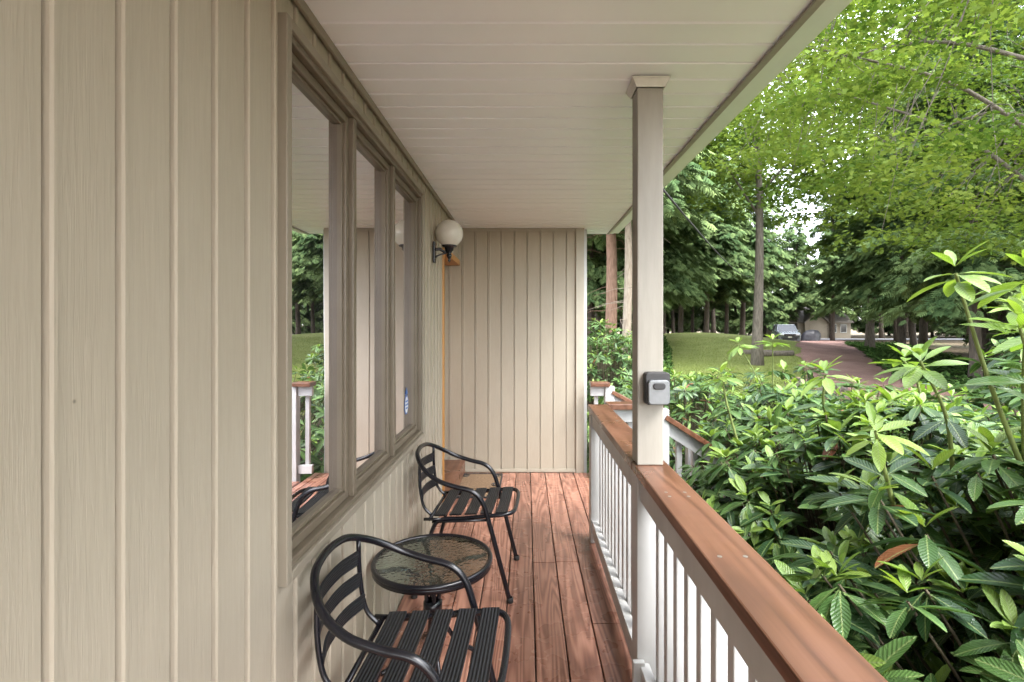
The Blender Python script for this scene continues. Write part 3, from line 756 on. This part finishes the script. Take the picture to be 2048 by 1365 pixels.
# lockbox
M_LB = pbr('lockbox_black', (.02, .02, .022), (.03, .03, .032), 30, rough=.5, bs=.1); M_LG = pbr('lockbox_grey', (.17, .18, .19), (.21, .22, .23), 40, rough=.35, bs=.05, metal=.3)
lb = empty('key_lockbox', (.49, 1.97, 1.15), 'grey and black key lockbox mounted on the porch post', 'lockbox')
def rrect(cx, cz, w, h, r, y, n=5):
    out = []
    for (sx, sz, a0) in ((1,1,0), (-1,1,90), (-1,-1,180), (1,-1,270)):
        for k in range(n+1):
            a = R_(a0+90*k/n); out.append((cx+sx*(w/2-r)+r*math.cos(a), y, cz+sz*(h/2-r)+r*math.sin(a)))
    return out
def rbox(mb, cx, cz, w, h, r, ya, yb):
    A = rrect(cx, cz, w, h, r, ya); B = rrect(cx, cz, w, h, r, yb); n = len(A)
    mb.add(A+B, [tuple(range(n)), tuple(range(2*n-1, n-1, -1))]+[(k, k+n, (k+1) % n+n, (k+1) % n) for k in range(n)])
mb = MB(); rbox(mb, .493, 1.210, .092, .122, .012, 1.930, 1.973); mb.build('case', M_LB, bevel=.003, parent=lb)
mb = MB(); rbox(mb, .493, 1.198, .080, .092, .014, 1.912, 1.9295); mb.build('front_cover', M_LG, bevel=.004, parent=lb)
mb = MB(); rbox(mb, .493, 1.222, .046, .024, .011, 1.905, 1.9118); mb.build('dial_shutter', M_LB, bevel=.003, parent=lb)

# stair rails and steps
stairs = empty('porch_steps', (1.2, 4.1, -.55), 'wooden porch steps leading down to the garden', 'steps')
mb = MB()
mb.box(.69, .98, 3.56, 4.78, -.03, -.002)
for k in range(3):
    z = -.14*(k+1); mb.box(.99+.24*k, .99+.24*k+.26, 3.56, 4.78, z-.035, z)
mb.build('treads', M_DECK, bevel=.004, parent=stairs)
mb = MB()
for yy_ in (3.54, 4.78):
    mb.add([(.69, yy_, -.04), (.99, yy_, -.04), (1.72, yy_, -.52), (1.45, yy_, -.6), (.69, yy_, -.3),
            (.69, yy_+.03, -.04), (.99, yy_+.03, -.04), (1.72, yy_+.03, -.52), (1.45, yy_+.03, -.6), (.69, yy_+.03, -.3)],
           [(0,1,2,3,4), (9,8,7,6,5), (0,5,6,1), (1,6,7,2), (2,7,8,3), (3,8,9,4), (4,9,5,0)])
mb.build('stringers', M_WHITE, parent=stairs)
for (yc, xs, label) in ((3.56, .555, 'white stair railing with brown cap sloping down beside the steps'), (4.86, .60, 'white stair railing with brown cap near the end wall')):
    rl = empty('stair_railing', (.9, yc, -.3), label, 'railing', 'railings of the porch steps')
    xe = .93 if yc < 4 else .78
    z1 = HZ; xl = 1.60; zl = .40
    mb = MB(); mb.box(xs, xe, yc-.07, yc+.07, z1-.038, z1); mb.beam((xe+.02, yc, z1-.09), (xl, yc, zl), .12, .035); mb.build('cap', M_CAP, bevel=.004, parent=rl)
    mb = MB(); mb.box(xs, xe-.045, yc-.019, yc+.019, z1-.13, z1-.041); mb.beam((xe+.04, yc, z1-.17), (xl, yc, zl-.065), .038, .085)
    mb.box(xs, xe-.045, yc-.019, yc+.019, .05, .13); mb.beam((xe+.04, yc, .0), (xl, yc, zl-.85+.02), .038, .08)
    mb.build('rails', M_WHITE, bevel=.003, parent=rl)
    mb = MB(); mb.box(xe-.044, xe+.045, yc-.045, yc+.045, -.5, z1-.041); mb.build('post', M_WHITE, bevel=.004, parent=rl)
    mb = MB(); mb.box(xl-.09, xl, yc-.045, yc+.045, -.58, zl-.02); mb.build('post', M_WHITE, bevel=.004, parent=rl)
    q = MB(); q.box(-.019, .019, yc+.0205, yc+.055, .0, .74)
    x = xs+.06; first = None
    while x < xl-.1:
        sl = 0 if x < xe else (x-xe)*(z1-.09-zl)/(xl-xe)+.06
        if abs(x-xe) > .06:
            if first is None:
                first = q.build('baluster', M_WHITE, bevel=.003); o = first
            else: o = first.copy(); link(o)
            o.parent = rl; o.location = (x-.9, -yc, .38-sl)
        x += .112

# door mat
M_COIR = pbr('coir_mat', (.13, .085, .045), (.26, .17, .10), 60, rough=.95, bs=1, bscale=200, bd=.006)
M_RUB = pbr('black_rubber', (.015, .015, .015), (.03, .03, .03), 40, rough=.7, bs=.3)
mt = empty('door_mat', (-.42, 4.55, 0), 'brown coir door mat with black rubber scroll border', 'door mat')
mb = MB(); mb.box(-.62, -.24, 4.30, 4.95, .002, .016); mb.build('mat_pile', M_COIR, bevel=.004, parent=mt)
mb = MB()
for (cx, cy) in ((-.58, 4.34), (-.28, 4.34), (-.28, 4.9), (-.58, 4.9), (-.28, 4.62), (-.43, 4.34)):
    for r in (.035, .018): mb.tube([(cx+r*math.cos(a), cy+r*1.2*math.sin(a), .018) for a in np.linspace(0, 6.28, 17)[:-1]], .004, 5, closed=True)
mb.tube([(-.625, 4.295, .012), (-.235, 4.295, .012), (-.235, 4.955, .012), (-.625, 4.955, .012)], .010, 6, closed=True)
mb.build('mat_border', M_RUB, parent=mt)

# wall lamp
m, nt, b, o = newmat('milk_glass_globe'); b.inputs['Roughness'].default_value = .15
nt.links.new(ramp(nt, noise(nt, coords(nt), 9, 3), [(.3, (.54, .51, .45)), (.7, (.62, .59, .53))]), b.inputs['Base Color']); M_GLOBE = m
lp = empty('wall_lamp', (WX, 3.66, 1.97), 'white glass globe lamp on a black wall bracket', 'lamp')
gx_, gy_, gz_ = -.555, 3.70, 2.105
mb = MB(); mb.lathe([(.0+.099*math.sin(t), .099*-math.cos(t)) for t in np.linspace(.35, math.pi, 20)], (gx_, gy_, gz_), 32); mb.build('globe', M_GLOBE, True, parent=lp)
mb = MB()
mb.lathe([(.003, -.205), (.010, -.195), (.006, -.185), (.016, -.17), (.020, -.155), (.012, -.145), (.022, -.13), (.03, -.12), (.034, -.10), (.052, -.095), (.056, -.088), (.050, -.082)], (gx_, gy_, gz_), 20)
mb.tube(smoothpath([(WX+.02, gy_-.03, 1.985), (WX+.05, gy_-.02, 1.99), (gx_-.03, gy_, 1.972), (gx_, gy_, 1.975)], 5), .011, 8)
mb.tube(smoothpath([(WX+.02, gy_-.03, 1.93), (WX+.05, gy_-.02, 1.95), (gx_-.02, gy_, 1.965)], 5), .006, 8)
mb.build('bracket', M_BLACK, True, parent=lp)
mb = MB(); mb.box(WX+.008, WX+.022, gy_-.065, gy_+.005, 1.89, 2.04); mb.build('back_plate', M_BLACK, bevel=.006, parent=lp)

# ------------------------------------------------------------------ chairs
def strap_mesh(name, straps):
    V = []; F = []; UVs = []
    for path, wd, w in straps:
        P = smoothpath(path, 4); wd = Vector(wd).normalized(); b = len(V); N = len(P)
        for i, p in enumerate(P):
            t = (P[min(i+1, N-1)]-P[max(i-1, 0)]).normalized(); nrm = t.cross(wd).normalized()
            for (s, h) in ((-.5, 0), (.5, 0), (.5, 1), (-.5, 1)):
                V.append(p+wd*w*s+nrm*(.004*(h*2-1)))
        for i in range(N-1):
            for k in range(4):
                l = (k+1) % 4; a = b+i*4
                F.append((a+k, a+l, a+4+l, a+4+k)); c = [0, 1, 1, 0]
                UVs += [(c[k]*.35, 0), (c[l]*.35, 0), (c[l]*.35, 0), (c[k]*.35, 0)]
        F.append((b, b+3, b+2, b+1)); UVs += [(0,0)]*4
        a = b+(N-1)*4; F.append((a, a+1, a+2, a+3)); UVs += [(0,0)]*4
    me = bpy.data.meshes.new(name); me.from_pydata([tuple(v) for v in V], [], F); me.materials.append(M_STRAP)
    l = me.uv_layers.new(name='UVMap')
    for i, uvv in enumerate(UVs): l.data[i].uv = uvv
    me.update(); return me
def mirror(p): return [(a, -b, c) for a, b, c in reversed(p)]
half = [(.262, -.245, .0), (.205, -.250, .22), (.150, -.255, .43), (.115, -.258, .53), (.06, -.26, .582), (-.03, -.262, .605), (-.12, -.258, .635), (-.20, -.222, .682), (-.255, -.14, .728), (-.272, -.05, .745)]
hoop = smoothpath(half+mirror(half), 6)
sh = [(-.25, -.225, .0), (-.19, -.22, .22), (-.15, -.218, .37), (-.10, -.217, .415), (.0, -.217, .422), (.15, -.217, .438), (.235, -.21, .446), (.272, -.17, .446), (.282, -.08, .444)]
seatf = smoothpath(sh+mirror(sh), 6)
fm = MB(); fm.tube(hoop, .0125, 12); fm.tube(seatf, .011, 12)
for sg in (-1, 1):
    fm.tube(smoothpath([(-.17, .17*sg, .418), (-.215, .17*sg, .47), (-.235, .168*sg, .58), (-.238, .16*sg, .708)], 5), .008, 10)
    fm.tube([(-.155, .217*sg, .40), (.14, .25*sg, .428)], .007, 8)
    fm.tube([(-.2, .22*sg, .415), (-.1, .217*sg, .416)], .0085, 8)
fm.tube([(-.17, -.218, .413), (-.17, .218, .413)], .009, 8)
feet = MB()
for (a, b) in ((.262, -.245), (.262, .245), (-.25, -.225), (-.25, .225)): feet.lathe([(.0, 0), (.017, 0), (.017, .022), (.013, .026)], (a, b, -.0), 12)
ss_ = []
for k in range(5):
    x = -.115+.082*k; z = .425+.02*k/4
    ss_.append(([(x, -.214, z+.010), (x, -.1, z+.003), (x, .1, z+.003), (x, .214, z+.010)], (1, 0, .05), .062))
bs_ = []
for z, xx in ((.50, -.225), (.575, -.238), (.65, -.242)):
    bs_.append(([(xx+.004, -.165, z), (xx-.022, -.08, z), (xx-.028, 0, z), (xx-.022, .08, z), (xx+.004, .165, z)], (.1, 0, 1), .050))
seat_me = strap_mesh('seat', ss_); back_me = strap_mesh('backrest', bs_)
def chair(loc, rot, label):
    return empty('patio_chair', loc, label, 'chair', 'black metal patio chairs', rot)
c1 = chair((-.335, 2.95, 0), R_(-3), 'black metal patio chair facing the railing beside the door end')
parts = [fm.build('frame', M_BLACK, True, parent=c1, local=True), feet.build('feet', M_RUB, True, parent=c1, local=True)]
for nm, me in (('seat', seat_me), ('backrest', back_me)):
    o = bpy.data.objects.new(nm, me); link(o); o.parent = c1; parts.append(o)
c2 = chair((-.345, 1.60, 0), R_(-2), 'black metal patio chair beside the round glass table under the window')
for p in parts:
    o = p.copy(); link(o); o.parent = c2
# table
tb = empty('side_table', (-.40, 2.20, 0), 'small round patio table with pebbled glass top', 'table')
TH = .455; r = .245
mb = MB(); mb.tube([(r*math.cos(a), r*math.sin(a), TH-.006) for a in np.linspace(0, 2*math.pi, 65)[:-1]], .0105, 10, closed=True)
mb.lathe([(r-.002, TH-.03), (r+.006, TH-.03), (r+.006, TH-.008), (r-.002, TH-.008), (r-.002, TH-.03)], (0, 0, 0), 64); mb.build('rim', M_BLACK, True, parent=tb, local=True)
mb = MB(); mb.lathe([(.0001, TH-.008), (r-.006, TH-.008), (r-.006, TH-.002), (0.0001, TH-.002)], (0, 0, 0), 64); mb.build('glass_top', M_PEB, False, parent=tb, local=True)
mb = MB()
for k in range(4):
    a = R_(20+90*k); c, s = math.cos(a), math.sin(a)
    mb.tube(smoothpath([(q*c, q*s, z) for q, z in ((.235, TH-.028), (.12, TH-.035), (.045, TH-.09), (.026, TH-.17), (.03, .22), (.09, .10), (.17, .03), (.215, .008))], 5), .0095, 9)
mb.lathe([(.03, .235), (.040, .24), (.040, .27), (.03, .275)], (0, 0, 0), 20)
mb.build('legs', M_BLACK, True, parent=tb, local=True)

# ------------------------------------------------------------------ logs and stumps
M_CUT = pbr('cut_wood', (.28, .17, .09), (.40, .28, .17), 14, rough=.8, bs=.3)
def log(x, y, l, r, ang, up, label):
    e = empty('cut_log' if not up else 'tree_stump', (x, y, h1(x, y)+.03), label, 'log', None, ang)
    mb = MB(); n = 12
    def rg(t): 
        out = []
        for k in range(n):
            a = 2*math.pi*k/n; q = r*(1+.07*math.sin(3*a+t)+.04*math.sin(5*a))
            out.append((q*math.cos(a), q*math.sin(a)))
        return out
    rows = []
    for t in np.linspace(0, 1, 5):
        f = 1.25-.25*min(1, t*3) if up else 1
        for (a, b) in rg(t*2): rows.append((a*f, b*f, t*l) if up else (t*l-l/2, a, b+r*.9))
    fs = [(i*n+k, i*n+(k+1) % n, (i+1)*n+(k+1) % n, (i+1)*n+k) for i in range(4) for k in range(n)]
    mb.add(rows, fs); mb.build('bark', M_BARK, True, parent=e, local=True)
    mb = MB(); mb.add(rows[:n], [tuple(range(n))]); mb.add(rows[-n:], [tuple(range(n))]); mb.build('cut_face', M_CUT, parent=e, local=True)
log(8.3, 15.8, .36, .14, 0, True, 'short weathered stump beside the driveway'); log(8.0, 15.4, .30, .12, 0, True, 'short weathered stump beside the driveway')
log(8.75, 15.6, .34, .16, 0, True, 'short weathered stump beside the driveway')
log(8.6, 14.8, .9, .12, .3, False, 'short cut log lying on the lawn'); log(9.0, 15.1, .7, .11, -.5, False, 'short cut log lying on the lawn')
log(13.3, 27.6, 2.2, .15, .2, False, 'long cut log lying behind the maple'); log(12.6, 28.2, 1.6, .13, -.1, False, 'long cut log lying behind the maple')

# overhead wire
wire = empty('overhead_wire', (3.0, 14, 3), 'thin black cable sagging between house and trees', 'cable')
mb = MB(); a = Vector((.95, 3.6, 2.40)); b = Vector((18, 40, 6.2))
mb.tube([a.lerp(b, t)+Vector((0, 0, -1.0*4*t*(1-t)*.8)) for t in np.linspace(0, 1, 40)], .008, 6)
mb.build('cable', M_RUB, True, parent=wire)

# ------------------------------------------------------------------ SUV
M_CAR = pbr('grey_car_paint', (.15, .17, .185), (.18, .20, .215), 3, rough=.25, bs=0, metal=.3)
M_CGL = pbr('car_glass', (.02, .025, .03), (.03, .035, .04), 3, rough=.05, bs=0)
M_TYRE = pbr('tyre_rubber', (.02, .02, .02), (.03, .03, .03), 9, rough=.8, bs=.2)
M_CHR = pbr('chrome', (.6, .6, .62), (.7, .7, .72), 9, rough=.2, bs=0, metal=1)
M_HL = pbr('headlight_lens', (.65, .67, .7), (.75, .77, .8), 9, rough=.1, bs=0)
M_PLATE = pbr('number_plate', (.5, .5, .42), (.6, .6, .5), 9, rough=.5, bs=0)
cz = h1(25.0, 50)+.06
car = empty('parked_car', (24.4, 48.5, cz), 'dark grey SUV parked at the far end of the driveway', 'car', None, R_(-18))
mb = MB(); prof = [(-2.25, .42, .74, .78), (-2.3, .30, .92, .84), (-2.15, .28, 1.0, .92), (-1.2, .28, 1.10, .94), (-.9, .28, 1.14, .95), (1.9, .28, 1.16, .95), (2.25, .32, 1.12, .92), (2.32, .42, .9, .86)]
vs = []; fs = []
for (y, zb, zt, w) in prof: vs += [(-w*.92, y, zb), (w*.92, y, zb), (w, y, zb+.2), (w, y, zt-.22), (w*.93, y, zt), (-w*.93, y, zt), (-w, y, zt-.22), (-w, y, zb+.2)]
for i in range(len(prof)-1):
    for k in range(8): fs.append((i*8+k, i*8+(k+1) % 8, (i+1)*8+(k+1) % 8, (i+1)*8+k))
fs += [tuple(range(7, -1, -1)), tuple(range((len(prof)-1)*8, len(prof)*8))]
mb.add(vs, fs)
mb.add([(-.70, -.15, 1.70), (.70, -.15, 1.70), (.70, 1.75, 1.70), (-.70, 1.75, 1.70), (-.66, -.1, 1.76), (.66, -.1, 1.76), (.66, 1.7, 1.76), (-.66, 1.7, 1.76)],
       [(0,1,2,3), (4,5,6,7), (0,1,5,4), (1,2,6,5), (2,3,7,6), (3,0,4,7)])
for sx in (-1, 1):
    mb.beam((sx*.86, -1.0, 1.13), (sx*.69, -.12, 1.72), .06, .06); mb.beam((sx*.87, .6, 1.14), (sx*.70, .6, 1.72), .06, .08); mb.beam((sx*.86, 2.15, 1.13), (sx*.69, 1.7, 1.72), .10, .12)
mb.build('body', M_CAR, bevel=.02, parent=car, local=True)
mb = MB(); vs = [(-.83, -1.02, 1.12), (.83, -1.02, 1.12), (.84, 2.1, 1.13), (-.84, 2.1, 1.13), (-.67, -.14, 1.70), (.67, -.14, 1.70), (.67, 1.7, 1.70), (-.67, 1.7, 1.70)]
mb.add(vs, [(0,1,5,4), (1,2,6,5), (2,3,7,6), (3,0,4,7)]); mb.build('windows', M_CGL, parent=car, local=True)
def wheel(px, py):
    w = MB(); prof_ = [(.2, -.11), (.33, -.11), (.36, -.07), (.36, .07), (.33, .11), (.2, .11)]
    vs = []; n = 20
    for (r_, x_) in prof_:
        for k in range(n): a = 2*math.pi*k/n; vs.append((px+x_, py+r_*math.cos(a), .36+r_*math.sin(a)))
    w.add(vs, [(i*n+k, i*n+(k+1) % n, (i+1)*n+(k+1) % n, (i+1)*n+k) for i in range(5) for k in range(n)])
    wo = w.build('wheel', M_TYRE, True, parent=car, local=True)
    rm = MB(); sg = 1 if px > 0 else -1
    vs = [(px+sg*.09, py+.2*math.cos(2*math.pi*k/10)*(1 if k % 2 else .95), .36+.2*math.sin(2*math.pi*k/10)) for k in range(10)]+[(px+sg*.12, py, .36)]
    rm.add(vs, [(k, (k+1) % 10, 10) for k in range(10)]); ro = rm.build('rim', M_CHR); ro.parent = wo
for px in (-.84, .84):
    for py in (-1.45, 1.4): wheel(px, py)
for sx in (-1, 1):
    mb = MB(); mb.box(min(sx*.48, sx*.80), max(sx*.48, sx*.80), -2.34, -2.24, .78, .89); mb.build('headlight', M_HL, bevel=.02, parent=car, local=True)
    mb = MB(); mb.box(min(sx*.93, sx*1.08), max(sx*.93, sx*1.08), -.92, -.78, 1.12, 1.26); mb.build('mirror', M_CAR, bevel=.03, parent=car, local=True)
mb = MB(); mb.box(-.45, .45, -2.335, -2.26, .70, .88); mb.box(-.6, .6, -2.33, -2.26, .40, .54); mb.build('grille', M_TYRE, bevel=.01, parent=car, local=True)
mb = MB(); mb.box(-.45, .45, -2.345, -2.336, .78, .80); mb.build('grille_bar', M_CHR, parent=car, local=True)
mb = MB(); mb.box(-.16, .16, -2.345, -2.332, .57, .67); mb.build('number_plate', M_PLATE, parent=car, local=True)

# covered grill and neighbour house
M_COV = pbr('black_cover', (.015, .015, .02), (.035, .035, .045), 3, rough=.45, bs=.6, bscale=5, bd=.05)
g_ = empty('covered_grill', (31.3, 57, h1(31, 57)), 'bulky item under a black tarp cover beside the road', 'covered grill')
mb = MB()
V = []; F = []
cp = [(1.15, .55, 0), (1.1, .5, .5), (1.0, .45, .85), (.6, .3, 1.2), (.12, .08, 1.3)]
for (a_, b_2, z) in cp:
    for k in range(16):
        t = 2*math.pi*k/16; q = 1+.08*math.sin(5*t+z*3); V.append((a_*q*math.cos(t)+(.25*z), b_2*q*math.sin(t), z))
for i in range(4):
    for k in range(16): F.append((i*16+k, i*16+(k+1) % 16, (i+1)*16+(k+1) % 16, (i+1)*16+k))
F.append(tuple(range(64, 80))); mb.add(V, F)
mb.build('cover', M_COV, True, parent=g_, local=True)
M_TAN = pbr('tan_clapboard', (.24, .205, .16), (.30, .26, .205), 4, (1,1,6), rough=.7, bs=.3); M_GR = pbr('grey_brown_roof', (.14, .125, .11), (.20, .18, .155), 10, rough=.9, bs=.4)
nh = empty('neighbour_house', (39.6, 73, -.4), 'tan single-storey house with gable roof and garage door', 'house')
nh.scale = (.62, .8, .85)
mb = MB(); mb.box(-7, 7, -4, 4, 0, 2.7); mb.add([(-7, -4, 2.7), (-7, 4, 2.7), (-7, 0, 4.9), (7, -4, 2.7), (7, 4, 2.7), (7, 0, 4.9)], [(0,1,2), (5,4,3)])
mb.add([(-3.4, -4.6, 2.6), (1.4, -4.6, 2.6), (-1, -4.6, 4.2)], [(0,1,2)]); mb.box(-3.4, 1.4, -4.6, -4.001, 0, 2.6)
mb.build('wall', M_TAN, parent=nh, local=True)
mb = MB()
for sg in (-1, 1):
    mb.add([(-7.3, sg*4.5, 2.45), (7.3, sg*4.5, 2.45), (7.3, 0, 5.0), (-7.3, 0, 5.0), (-7.3, sg*4.5, 2.6), (7.3, sg*4.5, 2.6), (7.3, 0, 5.15), (-7.3, 0, 5.15)], [(0,1,2,3), (4,5,6,7), (0,1,5,4), (1,2,6,5), (3,0,4,7)])
    mb.add([(-1+sg*2.8, -5.0, 2.4), (-1, -5.0, 4.35), (-1, -1.5, 4.35), (-1+sg*2.8, -1.5, 2.4), (-1+sg*2.8, -5.0, 2.55), (-1, -5.0, 4.5), (-1, -1.5, 4.5), (-1+sg*2.8, -1.5, 2.55)], [(0,1,2,3), (4,5,6,7), (0,1,5,4), (0,3,7,4)])
mb.build('roof', M_GR, parent=nh, local=True)
mb = MB(); mb.box(-2.4, .4, -4.66, -4.602, 0, 2.2)
for k in range(4): mb.box(-2.35, .35, -4.68, -4.662, .06+.54*k, .52+.54*k)
mb.build('garage_door', M_TAN, parent=nh, local=True)
for xw in (-5.5, 3.2, 5.4):
    mb = MB(); mb.box(xw-.6, xw+.6, -4.06, -4.002, 1.0, 2.2); w_ = mb.build('window', M_CGL, parent=nh, local=True)
    mb = MB()
    mb.box(xw-.7, xw-.6, -4.09, -4.0025, .9, 2.3); mb.box(xw+.6, xw+.7, -4.09, -4.0025, .9, 2.3); mb.box(xw-.6, xw+.6, -4.09, -4.0025, .9, 1.0); mb.box(xw-.6, xw+.6, -4.09, -4.0025, 2.2, 2.3)
    f_ = mb.build('frame', M_WHITE); f_.parent = w_

# ------------------------------------------------------------------ light, world, camera
w = bpy.data.worlds.new('World'); sc.world = w; w.use_nodes = True; nt = w.node_tree
bg = nt.nodes['Background']; sky = nt.nodes.new('ShaderNodeTexSky'); sky.sky_type = 'NISHITA'; sky.sun_disc = False
EL, AZ = R_(54), R_(135)
sky.sun_elevation = EL; sky.sun_rotation = AZ; sky.air_density = 1.0; sky.dust_density = 2.0; sky.ozone_density = 1.0
hs = nt.nodes.new('ShaderNodeHueSaturation'); hs.inputs['Saturation'].default_value = .30; hs.inputs['Value'].default_value = 11.5
nt.links.new(sky.outputs[0], hs.inputs['Color']); nt.links.new(hs.outputs[0], bg.inputs[0]); bg.inputs[1].default_value = .15
sl = bpy.data.lights.new('sun', 'SUN'); sl.energy = 4.8; sl.angle = R_(35); sl.color = (1, .985, .96)
so = bpy.data.objects.new('sun', sl); link(so)
dv = Vector((math.sin(AZ)*math.cos(EL), math.cos(AZ)*math.cos(EL), math.sin(EL))); so.rotation_euler = dv.to_track_quat('Z', 'Y').to_euler(); so.location = dv*30
cam = bpy.data.cameras.new('camera'); co = bpy.data.objects.new('camera', cam); link(co)
co.location = (0, 0, 1.45); co.rotation_euler = (R_(90), 0, 0)
cam.sensor_width = 36; cam.lens = 1030/2048*36; cam.shift_x = -29/2048; cam.shift_y = -32.5/2048
cam.clip_start = .05; cam.clip_end = 2000; sc.camera = co
sc.view_settings.view_transform = 'Standard'; sc.view_settings.look = 'None'; sc.view_settings.exposure = 0
